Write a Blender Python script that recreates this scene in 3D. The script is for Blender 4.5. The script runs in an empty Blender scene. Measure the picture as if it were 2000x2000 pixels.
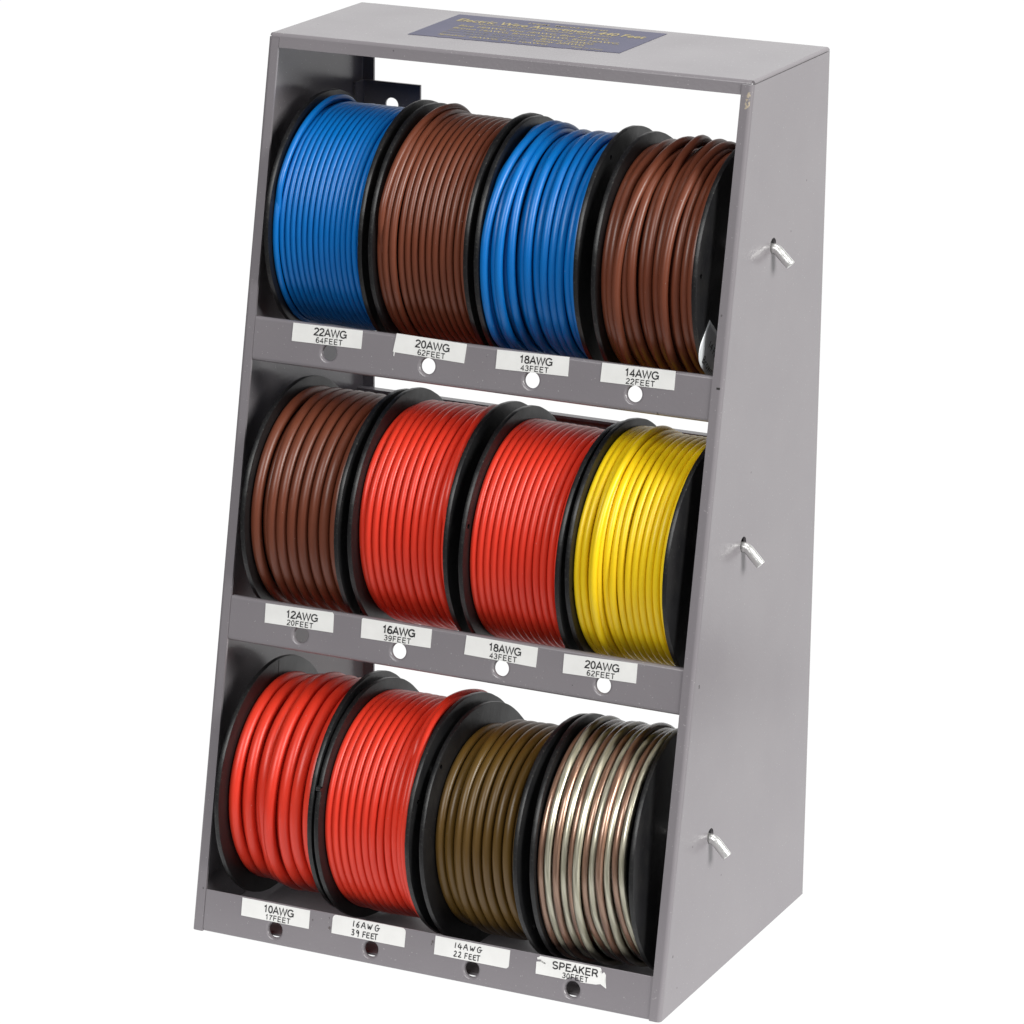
import bpy, bmesh, math, random
import numpy as np
from mathutils import Vector, Matrix
MM = 0.001
SC = bpy.context.scene
COL = SC.collection

# ------------------------------------------------------------------ camera
cam_d = bpy.data.cameras.new('camera'); cam = bpy.data.objects.new('camera', cam_d); COL.objects.link(cam)
Rr = [(0.9021156012357582, 0.43137910183953043, 0.009975595379047991),
      (0.13480562509674618, -0.2597982152983873, -0.9562072634999425),
      (-0.40989618862502486, 0.8639542567890345, -0.2925203526710325)]
cam.matrix_world = Matrix(((Rr[0][0], -Rr[1][0], -Rr[2][0], 0.76947526),
                           (Rr[0][1], -Rr[1][1], -Rr[2][1], -1.3334899),
                           (Rr[0][2], -Rr[1][2], -Rr[2][2], 0.64150695), (0, 0, 0, 1)))
cam_d.sensor_width = 36.0; cam_d.lens = 8256.56 / 2000 * 36
cam_d.clip_start = 0.05; cam_d.clip_end = 60
SC.camera = cam

# ------------------------------------------------------------------ world, lamps, exposure
w = bpy.data.worlds.new('World'); SC.world = w; w.use_nodes = True
w.node_tree.nodes['Background'].inputs['Color'].default_value = (0.95, 0.96, 1.0, 1)
w.node_tree.nodes['Background'].inputs['Strength'].default_value = 0.07
SC.view_settings.view_transform = 'Standard'; SC.view_settings.look = 'None'
SC.view_settings.exposure = 0.0; SC.view_settings.gamma = 1.0; SC.view_settings.use_curve_mapping = False

def area(name, loc, target, sx, sy, power, color=(1, 1, 1)):
    l = bpy.data.lights.new(name, 'AREA'); l.shape = 'RECTANGLE'; l.size = sx; l.size_y = sy
    l.energy = power; l.color = color
    o = bpy.data.objects.new(name, l); COL.objects.link(o); o.location = loc
    o.rotation_euler = (Vector(target) - Vector(loc)).to_track_quat('-Z', 'Y').to_euler()
    return o
area('softbox_front', (-0.10, -2.25, 1.95), (0.1, 0.05, 0.17), 1.7, 1.5, 62, (1, 0.995, 0.985))
area('softbox_right', (2.40, -0.25, 1.35), (0.2, 0.07, 0.22), 1.1, 1.2, 86, (1.0, 1.0, 0.965))
area('softbox_overhead', (0.25, 0.35, 1.4), (0.12, 0.07, 0.25), 0.8, 0.6, 6, (1, 0.99, 0.97))

# ------------------------------------------------------------------ material helpers
def mat(name, base=(0.5, 0.5, 0.5), rough=0.5, metal=0.0, spec=0.5, coat=0.0, coat_r=0.1):
    m = bpy.data.materials.new(name); m.use_nodes = True
    b = m.node_tree.nodes['Principled BSDF']
    b.inputs['Base Color'].default_value = (*base, 1); b.inputs['Roughness'].default_value = rough
    b.inputs['Metallic'].default_value = metal; b.inputs['Specular IOR Level'].default_value = spec
    b.inputs['Coat Weight'].default_value = coat; b.inputs['Coat Roughness'].default_value = coat_r
    return m
def nd(m, t, **kw):
    n = m.node_tree.nodes.new(t)
    for k, v in kw.items():
        if k in n.inputs.keys(): n.inputs[k].default_value = v
        else: setattr(n, k, v)
    return n
def ln(m, a, b): m.node_tree.links.new(a, b)
def bsdf(m): return m.node_tree.nodes['Principled BSDF']
def objco(m): return nd(m, 'ShaderNodeTexCoord').outputs['Object']
def noise(m, scale, detail=2.0, co=None, rough=0.5):
    n = nd(m, 'ShaderNodeTexNoise'); n.inputs['Scale'].default_value = scale; n.inputs['Detail'].default_value = detail
    n.inputs['Roughness'].default_value = rough
    ln(m, co if co else objco(m), n.inputs['Vector']); return n.outputs['Fac']
def ramp(m, fac, stops):
    r = nd(m, 'ShaderNodeValToRGB'); ln(m, fac, r.inputs['Fac'])
    e = r.color_ramp.elements
    e[0].position, e[0].color = stops[0][0], (*stops[0][1], 1)
    e[1].position, e[1].color = stops[-1][0], (*stops[-1][1], 1)
    for p, c in stops[1:-1]:
        x = e.new(p); x.color = (*c, 1)
    return r.outputs['Color']
def bump(m, h, strength, dist):
    b = nd(m, 'ShaderNodeBump'); b.inputs['Strength'].default_value = strength; b.inputs['Distance'].default_value = dist
    ln(m, h, b.inputs['Height']); ln(m, b.outputs['Normal'], bsdf(m).inputs['Normal'])
def mixc(m, fac, a, b):
    n = nd(m, 'ShaderNodeMix', data_type='RGBA')
    if isinstance(fac, float): n.inputs[0].default_value = fac
    else: ln(m, fac, n.inputs[0])
    for s, v in ((6, a), (7, b)):
        if isinstance(v, tuple): n.inputs[s].default_value = (*v, 1)
        else: ln(m, v, n.inputs[s])
    return n.outputs[2]
def mth(m, op, a, b=0.0, c=None):
    n = nd(m, 'ShaderNodeMath', operation=op)
    for i, v in enumerate((a, b) if c is None else (a, b, c)):
        if isinstance(v, (int, float)): n.inputs[i].default_value = v
        else: ln(m, v, n.inputs[i])
    return n.outputs[0]

# grey stoved paint with dust specks, a chip at the top of the right flange
def paint():
    m = mat('grey_paint', (0.27, 0.255, 0.262), 0.33, spec=0.5)
    co = objco(m)
    base = ramp(m, noise(m, 28, 3, co), [(0.3, (0.203, 0.188, 0.203)), (0.7, (0.218, 0.203, 0.217))])
    sp = noise(m, 1500, 0, co); fine = mth(m, 'GREATER_THAN', sp, 0.815)
    c1 = mixc(m, mth(m, 'MULTIPLY', fine, 0.35), base, (0.5, 0.49, 0.48))
    dk = mth(m, 'GREATER_THAN', noise(m, 420, 0, nd(m, 'ShaderNodeTexCoord').outputs['Object']), 0.90)
    c1 = mixc(m, mth(m, 'MULTIPLY', dk, 0.7), c1, (0.05, 0.045, 0.045))
    sep = nd(m, 'ShaderNodeSeparateXYZ'); ln(m, co, sep.inputs[0])
    def band(o, c, h): return mth(m, 'LESS_THAN', mth(m, 'ABSOLUTE', mth(m, 'SUBTRACT', o, c)), h)
    def spot(cx, cy, cz, hx, hy, hz, thr, ns):
        b = mth(m, 'MULTIPLY', mth(m, 'MULTIPLY', band(sep.outputs[0], cx, hx), band(sep.outputs[1], cy, hy)), band(sep.outputs[2], cz, hz))
        return mth(m, 'MULTIPLY', b, mth(m, 'GREATER_THAN', noise(m, ns, 3, co), thr))
    chip = spot(0.1983, 0.066, 0.3366, 0.0009, 0.004, 0.0030, 0.5, 900)
    c2 = mixc(m, chip, c1, (0.42, 0.36, 0.27))
    s1 = spot(0.2, 0.0298, 0.1232, 0.0012, 0.0004, 0.0007, 0.0, 10)
    s2 = spot(0.198, 0.0457, 0.2333, 0.0007, 0.003, 0.0004, 0.0, 10)
    c3 = mixc(m, mth(m, 'MAXIMUM', s1, s2), c2, (0.03, 0.028, 0.028))
    ln(m, c3, bsdf(m).inputs['Base Color'])
    bump(m, noise(m, 700, 3, co), 0.10, 0.0004)
    rr = mth(m, 'MULTIPLY_ADD', noise(m, 26, 5, co), 0.16, 0.15); ln(m, rr, bsdf(m).inputs['Roughness'])
    return m
M_PAINT = paint()

def plastic():
    m = mat('black_plastic', (0.012, 0.012, 0.013), 0.38, spec=0.45)
    co = objco(m)
    sp = mth(m, 'GREATER_THAN', noise(m, 1300, 1, co), 0.79)
    haze = ramp(m, noise(m, 60, 5, co, 0.7), [(0.45, (0.006, 0.006, 0.007)), (0.8, (0.014, 0.0135, 0.013))])
    c = mixc(m, mth(m, 'MULTIPLY', sp, 0.3), haze, (0.25, 0.24, 0.22))
    # pale scuffing along the moulded rim
    sep = nd(m, 'ShaderNodeSeparateXYZ'); ln(m, co, sep.inputs[0])
    zz = mth(m, 'SUBTRACT', sep.outputs[2], 0.0475)
    r = mth(m, 'SQRT', mth(m, 'ADD', mth(m, 'MULTIPLY', sep.outputs[1], sep.outputs[1]), mth(m, 'MULTIPLY', zz, zz)))
    edge = mth(m, 'GREATER_THAN', r, 0.0473)
    e2 = mth(m, 'MULTIPLY', edge, mth(m, 'GREATER_THAN', noise(m, 1400, 4, co, 0.7), 0.60))
    c = mixc(m, mth(m, 'MULTIPLY', e2, 0.08), c, (0.30, 0.29, 0.26))
    ln(m, c, bsdf(m).inputs['Base Color'])
    ln(m, mth(m, 'MULTIPLY_ADD', noise(m, 45, 3, co), 0.3, 0.24), bsdf(m).inputs['Roughness'])
    bump(m, noise(m, 220, 4, co), 0.15, 0.0006)
    return m
M_BLACK = plastic()

def pvc(name, base, dark, rough=0.36):
    m = mat(name, base, rough, spec=0.42)
    co = objco(m)
    c = ramp(m, noise(m, 40, 3, co), [(0.3, dark), (0.7, base)])
    sp = mth(m, 'GREATER_THAN', noise(m, 900, 1, co), 0.80)
    ln(m, mixc(m, mth(m, 'MULTIPLY', sp, 0.4), c, tuple(min(1, 0.5 * x + 0.35) for x in base)), bsdf(m).inputs['Base Color'])
    ln(m, mth(m, 'MULTIPLY_ADD', noise(m, 90, 3, co), 0.22, rough - 0.11), bsdf(m).inputs['Roughness'])
    bump(m, noise(m, 200, 1, co), 0.05, 0.0006)
    return m
M_BLUE = pvc('blue_pvc', (0.0, 0.140, 0.46), (0.0, 0.126, 0.43))
M_BROWN = pvc('brown_pvc', (0.150, 0.042, 0.021), (0.135, 0.035, 0.017))
M_RED = pvc('red_pvc', (0.70, 0.040, 0.018), (0.65, 0.032, 0.015))
M_YEL = pvc('yellow_pvc', (0.84, 0.59, 0.008), (0.80, 0.54, 0.008))
M_OLIVE = pvc('olive_pvc', (0.105, 0.058, 0.010), (0.092, 0.048, 0.009))

def strand(name, base, dark):
    m = mat(name, base, 0.32, metal=0.55, coat=0.8, coat_r=0.15)
    uv = nd(m, 'ShaderNodeTexCoord').outputs['UV']
    wv = nd(m, 'ShaderNodeTexWave'); wv.wave_type = 'BANDS'; wv.bands_direction = 'DIAGONAL'
    wv.inputs['Scale'].default_value = 1.0; wv.inputs['Distortion'].default_value = 1.5; wv.inputs['Detail'].default_value = 2.0
    mp = nd(m, 'ShaderNodeMapping'); mp.inputs['Scale'].default_value = (0.10, 1.571, 1.0)
    ln(m, uv, mp.inputs['Vector']); ln(m, mp.outputs['Vector'], wv.inputs['Vector'])
    c = ramp(m, wv.outputs['Fac'], [(0.25, dark), (0.75, base)])
    ln(m, c, bsdf(m).inputs['Base Color'])
    bump(m, wv.outputs['Fac'], 0.22, 0.0002)
    return m
M_COPPER = strand('copper_strands', (0.52, 0.32, 0.26), (0.41, 0.235, 0.185))
M_TIN = strand('tinned_strands', (0.82, 0.80, 0.74), (0.62, 0.60, 0.53))
def jacket():
    m = bpy.data.materials.new('clear_jacket'); m.use_nodes = True
    nt = m.node_tree; nt.nodes.clear()
    out = nd(m, 'ShaderNodeOutputMaterial'); mx = nd(m, 'ShaderNodeMixShader')
    tr = nd(m, 'ShaderNodeBsdfTransparent'); tr.inputs['Color'].default_value = (0.96, 0.95, 0.88, 1)
    gl = nd(m, 'ShaderNodeBsdfGlossy'); gl.inputs['Roughness'].default_value = 0.16
    fr = nd(m, 'ShaderNodeFresnel'); fr.inputs['IOR'].default_value = 1.45
    ln(m, fr.outputs[0], mx.inputs[0]); ln(m, tr.outputs[0], mx.inputs[1]); ln(m, gl.outputs[0], mx.inputs[2])
    ln(m, mx.outputs[0], out.inputs['Surface'])
    return m
M_JACKET = jacket()
M_PAPER = mat('label_paper', (0.80, 0.80, 0.785), 0.55)
ln(M_PAPER, ramp(M_PAPER, noise(M_PAPER, 160, 4), [(0.3, (0.75, 0.75, 0.735)), (0.7, (0.80, 0.80, 0.785))]), bsdf(M_PAPER).inputs['Base Color'])
M_INK = mat('black_ink', (0.012, 0.012, 0.014), 0.5)
M_NAVY = mat('faded_blue_film', (0.10, 0.10, 0.17), 0.42)
ln(M_NAVY, ramp(M_NAVY, noise(M_NAVY, 55, 5), [(0.3, (0.060, 0.061, 0.118)), (0.75, (0.085, 0.082, 0.145))]), bsdf(M_NAVY).inputs['Base Color'])
M_YINK = mat('yellow_print', (0.40, 0.33, 0.14), 0.45)
M_YFADE = mat('worn_yellow_print', (0.20, 0.185, 0.15), 0.45)
M_STEEL = mat('bright_steel', (0.80, 0.80, 0.79), 0.33, metal=0.75)
bump(M_STEEL, noise(M_STEEL, 700, 3), 0.25, 0.0006)
M_FILM = mat('silver_film_tag', (0.72, 0.74, 0.77), 0.35, metal=0.15)
M_RESIDUE = mat('adhesive_residue', (0.10, 0.085, 0.085), 0.7)

# ------------------------------------------------------------------ object helpers
def link(name, me, m=None, parent=None):
    o = bpy.data.objects.new(name, me); COL.objects.link(o)
    if m: me.materials.append(m)
    if parent: o.parent = parent
    return o
def mesh_from(verts, faces, smooth=True):
    me = bpy.data.meshes.new('mesh'); me.from_pydata([tuple(v) for v in verts], [], [tuple(f) for f in faces])
    me.validate(); me.update()
    if smooth: me.shade_smooth()
    return me
def tag(o, label, cat, group=None):
    o['label'] = label; o['category'] = cat
    if group: o['group'] = group
    return o
def empty(name, loc=(0, 0, 0)):
    o = bpy.data.objects.new(name, None); COL.objects.link(o); o.location = loc; o.empty_display_size = 0.01
    return o

W = 200.0; H = 343.72; DT = 76.54; DB = 143.92; FW = 4.59; BW = 6.06; T = 1.1
def yf(z): return (DB - DT) * z / H
SL = math.sqrt(H * H + (DB - DT) ** 2)
ES = Vector((0, (DB - DT) / SL, H / SL)); EN = Vector((0, -H / SL, (DB - DT) / SL))
def FP(x, s, n=0.0):                   # a point of the sloping front plane, millimetres
    v = Vector((x, 0, 0)) + ES * s + EN * n
    return (v.x * MM, v.y * MM, v.z * MM)
KZ = SL / H

class Sheet:
    """open shell of sheet metal, thickened inward afterwards"""
    def __init__(self): self.bm = bmesh.new()
    def poly(self, outer, holes=()):
        bm = self.bm; es = []
        for lp in [outer] + list(holes):
            vs = [bm.verts.new(p) for p in lp]
            for i in range(len(vs)): es.append(bm.edges.new((vs[i], vs[(i + 1) % len(vs)])))
        bmesh.ops.triangle_fill(bm, use_beauty=True, use_dissolve=False, edges=es)
    def loft(self, a, b):
        bm = self.bm; va = [bm.verts.new(p) for p in a]; vb = [bm.verts.new(p) for p in b]
        for i in range(len(a) - 1): bm.faces.new((va[i], va[i + 1], vb[i + 1], vb[i]))
    def ring(self, loops):
        bm = self.bm
        for a, b in zip(loops, loops[1:]):
            va = [bm.verts.new(p) for p in a]; vb = [bm.verts.new(p) for p in b]; n = len(a)
            for i in range(n): bm.faces.new((va[i], va[(i + 1) % n], vb[(i + 1) % n], vb[i]))
    def done(self, name, parent, outward, t=T, m=M_PAINT, at=None):
        bm = self.bm
        bmesh.ops.remove_doubles(bm, verts=bm.verts, dist=1e-6)
        bmesh.ops.recalc_face_normals(bm, faces=bm.faces)
        bm.faces.ensure_lookup_table()
        f = max(bm.faces, key=lambda q: q.calc_area() * abs(q.normal.dot(Vector(outward))))
        if f.normal.dot(Vector(outward)) < 0: bmesh.ops.reverse_faces(bm, faces=bm.faces)
        me = bpy.data.meshes.new(name); bm.to_mesh(me); bm.free(); me.shade_smooth()
        o = link(name, me, m, parent)
        s = o.modifiers.new('solid', 'SOLIDIFY'); s.thickness = t * MM; s.offset = -1; s.use_even_offset = False
        dg = bpy.context.evaluated_depsgraph_get(); dg.update()
        me2 = bpy.data.meshes.new_from_object(o.evaluated_get(dg)); o.modifiers.clear(); o.data = me2
        me2.shade_smooth(); me2.set_sharp_from_angle(angle=math.radians(32))
        wn = o.modifiers.new('wn', 'WEIGHTED_NORMAL'); wn.keep_sharp = True; wn.weight = 100
        return o

# ================================================================== RACK
rack = empty('wire_spool_rack')
tag(rack, 'grey painted sheet metal dispenser rack with sloping front and three shelves of wire spools', 'rack')
HOLES = [(90.68, 277.7), (69.22, 167.4), (44.32, 59.1)]
RO = 1.7
def side(x, sgn):
    sh = Sheet(); zt = H - 1.5
    def P(xx, y, z): return ((x + sgn * xx) * MM, y * MM, z * MM)   # xx inward from the outer face
    outer = [P(0, yf(0) + RO, 0.0), P(0, DB - RO, 0.0), P(0, DB - RO, zt), P(0, yf(zt) + RO, zt)]
    holes = [[P(0, hy + 3.0 * math.cos(a), hz + 3.0 * math.sin(a)) for a in np.linspace(0, 2 * math.pi, 36, endpoint=False)] for hy, hz in HOLES]
    sh.poly(outer, holes)
    def prof(z):
        pts = []
        for k in range(9):
            a = math.pi / 2 * k / 8; pts.append(P(RO - RO * math.cos(a), yf(z) + RO - RO * math.sin(a), z))
        pts.append(P(FW, yf(z), z)); return pts
    sh.loft(prof(0.0), prof(zt))
    def pb(z):
        pts = []
        for k in range(9):
            a = math.pi / 2 * k / 8; pts.append(P(RO - RO * math.cos(a), DB - RO + RO * math.sin(a), z))
        pts.append(P(BW, DB, z)); return pts
    sh.loft(pb(0.0), pb(zt))
    return sh.done('side_panel', rack, (-sgn, 0, 0))
sR = side(W, -1); sL = side(0.0, 1)

# top panel: flat, rounded edges, front lip in the slope plane, rear lip
sh = Sheet()
R = 1.5
yft = yf(H)
x0, x1 = 1.2, W - 1.2
sh.poly([(x0 * MM, (yft + R) * MM, H * MM), (x1 * MM, (yft + R) * MM, H * MM), (x1 * MM, (DB - R) * MM, H * MM), (x0 * MM, (DB - R) * MM, H * MM)])
for xe, d in ((x0, -1), (x1, 1)):
    def pe(y): return [((xe + d * 1.2 * math.sin(a)) * MM, y * MM, (H - 1.2 + 1.2 * math.cos(a)) * MM) for a in np.linspace(0, math.pi / 2, 7)]
    sh.loft(pe(yft + R), pe(DB - R))
def pf(x):
    pts = []
    ang = math.pi / 2 - math.atan2(DB - DT, H) * 0 + 0.0
    for a in np.linspace(0, math.pi / 2, 9):
        pts.append((x * MM, (yft + R - R * math.sin(a)) * MM, (H - R + R * math.cos(a)) * MM))
    z = H - 5.2; pts.append((x * MM, (yf(z) + 0.15) * MM, z * MM)); return pts
sh.loft(pf(FW + 0.15), pf(W - FW - 0.15))
sh.loft(pf(x0)[:-1], pf(FW + 0.15)[:-1]); sh.loft(pf(W - FW - 0.15)[:-1], pf(x1)[:-1])
def pr(x):
    pts = [(x * MM, (DB - R + R * math.sin(a)) * MM, (H - R + R * math.cos(a)) * MM) for a in np.linspace(0, math.pi / 2, 9)]
    pts.append((x * MM, DB * MM, (H - 8) * MM)); return pts
sh.loft(pr(BW + 0.3), pr(W - BW - 0.3))
top = sh.done('top_panel', rack, (0, 0, 1))

# sloping front rails with four collared holes each
RAILS = [(220.71, 237.55, [38.1, 80.2, 123.6, 165.5], 227.4), (113.49, 130.81, [36.7, 78.9, 122.2, 164.3], 119.95), (0.0, 16.49, [36.8, 78.6, 121.7, 163.8], 5.9)]
NF = -0.35
def rail(i):
    zb, zt, hx, hz = RAILS[i]; sb, st = zb * KZ, zt * KZ; hs = hz * KZ
    xa, xb = FW + 0.12, W - FW - 0.12
    sh = Sheet(); rb = 1.6; rt = 1.2 if i < 2 else 0.25
    xs = [x - 0.8 for x in hx]
    def circ(cx, r, n): return [FP(cx + r * math.cos(a), hs - 0.1 + r * math.sin(a), NF + n) for a in np.linspace(0, 2 * math.pi, 40, endpoint=False)]
    sh.poly([FP(xa, sb + rb, NF), FP(xb, sb + rb, NF), FP(xb, st - rt, NF), FP(xa, st - rt, NF)], [circ(x, 4.2, 0) for x in xs])
    for x in xs:
        loops = [circ(x, 4.2, 0)]
        for a in np.linspace(0, math.pi / 2, 7)[1:]: loops.append(circ(x, 4.2 - 1.15 * math.sin(a), -1.15 * (1 - math.cos(a))))
        loops.append(circ(x, 3.05, -1.9)); sh.ring(loops)
    def bot(x):
        p = [FP(x, sb + rb - rb * math.sin(a), NF - rb + rb * math.cos(a)) for a in np.linspace(0, math.pi / 2, 8)]
        p.append(FP(x, sb, NF - 7)); return p
    def tp(x):
        p = [FP(x, st - rt + rt * math.sin(a), NF - rt + rt * math.cos(a)) for a in np.linspace(0, math.pi / 2, 8)]
        if i < 2: p.append(FP(x, st, NF - 2.6))
        return p
    sh.loft(bot(xa), bot(xb)); sh.loft(tp(xa), tp(xb))
    return sh.done('front_rail', rack, EN)
rails = [rail(i) for i in range(3)]

# bottom floor, rear stretcher behind the middle row, two rear mounting ears
def box(name, lo, hi, m=M_PAINT, parent=rack, bev=0.25):
    bm = bmesh.new(); bmesh.ops.create_cube(bm, size=1)
    for v in bm.verts:
        v.co = Vector([(lo[k] + (v.co[k] + .5) * (hi[k] - lo[k])) * MM for k in range(3)])
    if bev: bmesh.ops.bevel(bm, geom=bm.edges[:], offset=bev * MM, segments=2, affect='EDGES', profile=.5)
    me = bpy.data.meshes.new(name); bm.to_mesh(me); bm.free()
    return link(name, me, m, parent)
box('floor_plate', (T + 0.1, 8.2, 0.15), (W - T - 0.1, DB - T - 0.2, 1.2))
sh = Sheet()
def st_(x):
    p = [(x * MM, (DB - 6) * MM, 186.4 * MM)] + [(x * MM, (DB - 1.5 - T + 1.5 * math.sin(a)) * MM, (186.4 - 1.5 + 1.5 * math.cos(a)) * MM) for a in np.linspace(0, math.pi / 2, 7)]
    p.append((x * MM, (DB - T) * MM, 138 * MM)); return p
sh.loft(st_(T + 0.15), st_(W - T - 0.15)); sh.done('rear_stretcher', rack, (0, 1, 0))
for s, xo in ((1, T + 0.1), (-1, W - T - 0.1)):
    sh = Sheet(); yb = DB - T - 0.15
    def Q(xx, y, z): return ((xo + s * xx) * MM, y * MM, z * MM)
    hole = [Q(13.6 + 2.9 * math.cos(a), yb, 303.8 + 2.9 * math.sin(a)) for a in np.linspace(0, 2 * math.pi, 32, endpoint=False)]
    sh.poly([Q(1.5, yb, 282), Q(26.2, yb, 282), Q(26.2, yb, 312.9), Q(1.5, yb, 312.9)], [hole])
    def pc(z): return [Q(0, DB - 9.5, z)] + [Q(1.5 - 1.5 * math.cos(a), yb - 1.5 + 1.5 * math.sin(a), z) for a in np.linspace(0, math.pi / 2, 7)]
    sh.loft(pc(282), pc(312.9)); sh.done('mounting_ear', rack, (0, 1, 0))

# ------------------------------------------------------------------ labels on the rack
def text_geo(body, bold=0.0):
    c = bpy.data.curves.new('t', 'FONT'); c.body = body; c.size = 1; c.offset = bold; c.resolution_u = 3
    o = bpy.data.objects.new('t', c); COL.objects.link(o)
    dg = bpy.context.evaluated_depsgraph_get(); me = bpy.data.meshes.new_from_object(o.evaluated_get(dg))
    V = np.array([v.co[:2] for v in me.vertices]); F = [tuple(p.vertices) for p in me.polygons]
    bpy.data.objects.remove(o); bpy.data.curves.remove(c); bpy.data.meshes.remove(me)
    V = V - V.min(0); V = V / V.max(0)
    return V, F
def put_text(body, m, parent, map3, x0, x1, y0, y1, bold=0.0, name='lettering'):
    V, F = text_geo(body, bold)
    vs = [map3(x0 + u * (x1 - x0), y0 + v * (y1 - y0)) for u, v in V]
    return link(name, mesh_from(vs, F, False), m, parent)
def arc(cx, cy, rx, ry, a0, a1, n=14):
    return [(cx + rx * math.cos(math.radians(a)), cy + ry * math.sin(math.radians(a))) for a in np.linspace(a0, a1, n)]
# plain grotesque capitals and figures: advance width, then poly-strokes, cap height 1
SG = {
 '1': (.556, [[(.14, .74), (.25, .82), (.335, .96), (.335, 0)]]),
 '2': (.556, [arc(.28, .73, .21, .23, 175, -25, 14) + [(.32, .42), (.12, .20), (.055, .045), (.50, .045)]]),
 '3': (.556, [arc(.26, .745, .19, .21, 165, -80, 14) + [(.22, .535)], [(.22, .535)] + arc(.26, .285, .22, .245, 88, -165, 18)]),
 '4': (.556, [[(.375, 0), (.375, .93), (.045, .28), (.53, .28)]]),
 '6': (.556, [arc(.30, .70, .20, .26, 35, 120, 8) + arc(.30, .45, .245, .38, 150, 185, 6) + arc(.28, .29, .21, .25, 185, 540, 24)]),
 '7': (.556, [[(.05, .94), (.49, .94), (.34, .70), (.24, .42), (.19, 0)]]),
 '8': (.556, [arc(.275, .745, .175, .205, 0, 360, 22), arc(.275, .285, .215, .245, 0, 360, 24)]),
 '9': (.556, [arc(.28, .68, .21, .27, 0, 360, 24), arc(.26, .55, .235, .38, 0, -35, 6) + arc(.25, .27, .20, .225, -30, -150, 10)]),
 '0': (.556, [arc(.278, .5, .205, .46, 0, 360, 30)]),
 'A': (.667, [[(.03, 0), (.333, .97), (.637, 0)], [(.14, .33), (.53, .33)]]),
 'W': (.944, [[(.03, 1), (.25, .02), (.472, .96), (.694, .02), (.915, 1)]]),
 'G': (.778, [arc(.40, .5, .33, .46, 38, 325, 30) + [(.71, .16), (.71, .47), (.42, .47)]]),
 'F': (.611, [[(.12, 0), (.12, .955), (.58, .955)], [(.12, .51), (.52, .51)]]),
 'E': (.667, [[(.62, .045), (.125, .045), (.125, .955), (.605, .955)], [(.125, .52), (.57, .52)]]),
 'T': (.611, [[(.02, .955), (.59, .955)], [(.305, .955), (.305, 0)]]),
 'S': (.667, [arc(.33, .735, .24, .225, 20, 255, 18) + arc(.34, .265, .255, .225, 75, -165, 18)]),
 'P': (.667, [[(.125, 0), (.125, .955), (.38, .955)] + arc(.38, .70, .20, .255, 88, -88, 12) + [(.125, .445)]]),
 'K': (.667, [[(.125, 0), (.125, 1)], [(.60, 1), (.125, .40)], [(.28, .56), (.63, 0)]]),
 'R': (.722, [[(.125, 0), (.125, .955), (.40, .955)] + arc(.42, .715, .19, .24, 88, -88, 12) + [(.125, .475)], [(.38, .475), (.50, .36), (.66, 0)]]),
}
def sans(body, m, parent, map3, x0, x1, y0, y1, wt=.135, gap=.03, name='lettering'):
    adv = sum(SG[c][0] + gap for c in body) - gap; k = (x1 - x0) / adv; h = y1 - y0
    vs, fs = [], []; x = x0; wd = wt * h
    for c in body:
        for path in SG[c][1]:
            P = [np.array((x + u * k, y0 + v * h)) for u, v in path]; b = len(vs); n = len(P)
            closed = np.linalg.norm(P[0] - P[-1]) < 1e-6
            for i in range(n):
                a = P[i - 1] if i > 0 else (P[-2] if closed else None); q = P[i + 1] if i < n - 1 else (P[1] if closed else None)
                d1 = (P[i] - a) if a is not None else (q - P[i]); d2 = (q - P[i]) if q is not None else d1
                d1 = d1 / (np.linalg.norm(d1) + 1e-9); d2 = d2 / (np.linalg.norm(d2) + 1e-9)
                n1 = np.array([-d1[1], d1[0]]); n2 = np.array([-d2[1], d2[0]]); mm = n1 + n2; l = np.linalg.norm(mm)
                mm = n1 if l < 1e-3 else mm / l
                sc = min(1.9, 1 / max(.3, float(mm @ n1)))
                o_ = mm * wd / 2 * sc
                vs += [map3(*(P[i] + o_)), map3(*(P[i] - o_))]
            for i in range(n - 1): fs.append((b + 2 * i, b + 2 * i + 1, b + 2 * i + 3, b + 2 * i + 2))
        x += (SG[c][0] + gap) * k
    return link(name, mesh_from(vs, fs, False), m, parent)
def strokes(paths, m, parent, map3, wd, name='lettering'):
    vs, fs = [], []
    for path in paths:
        P = [np.array(p, float) for p in path]
        if len(P) > 2:      # Catmull-Rom
            Q = []
            ext = [2 * P[0] - P[1]] + P + [2 * P[-1] - P[-2]]
            for i in range(1, len(ext) - 2):
                for t in np.linspace(0, 1, 5, endpoint=False):
                    a, b, c, d = ext[i - 1:i + 3]
                    Q.append(0.5 * ((2 * b) + (c - a) * t + (2 * a - 5 * b + 4 * c - d) * t * t + (3 * b - a - 3 * c + d) * t ** 3))
            Q.append(P[-1]); P = Q
        base = len(vs)
        for i, q in enumerate(P):
            d = P[min(i + 1, len(P) - 1)] - P[max(i - 1, 0)]; d = d / (np.linalg.norm(d) + 1e-9); n = np.array([-d[1], d[0]]) * wd / 2
            vs += [map3(*(q + n)), map3(*(q - n))]
        for i in range(len(P) - 1): fs.append((base + 2 * i, base + 2 * i + 1, base + 2 * i + 3, base + 2 * i + 2))
    return link(name, mesh_from(vs, fs, False), m, parent)
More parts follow.
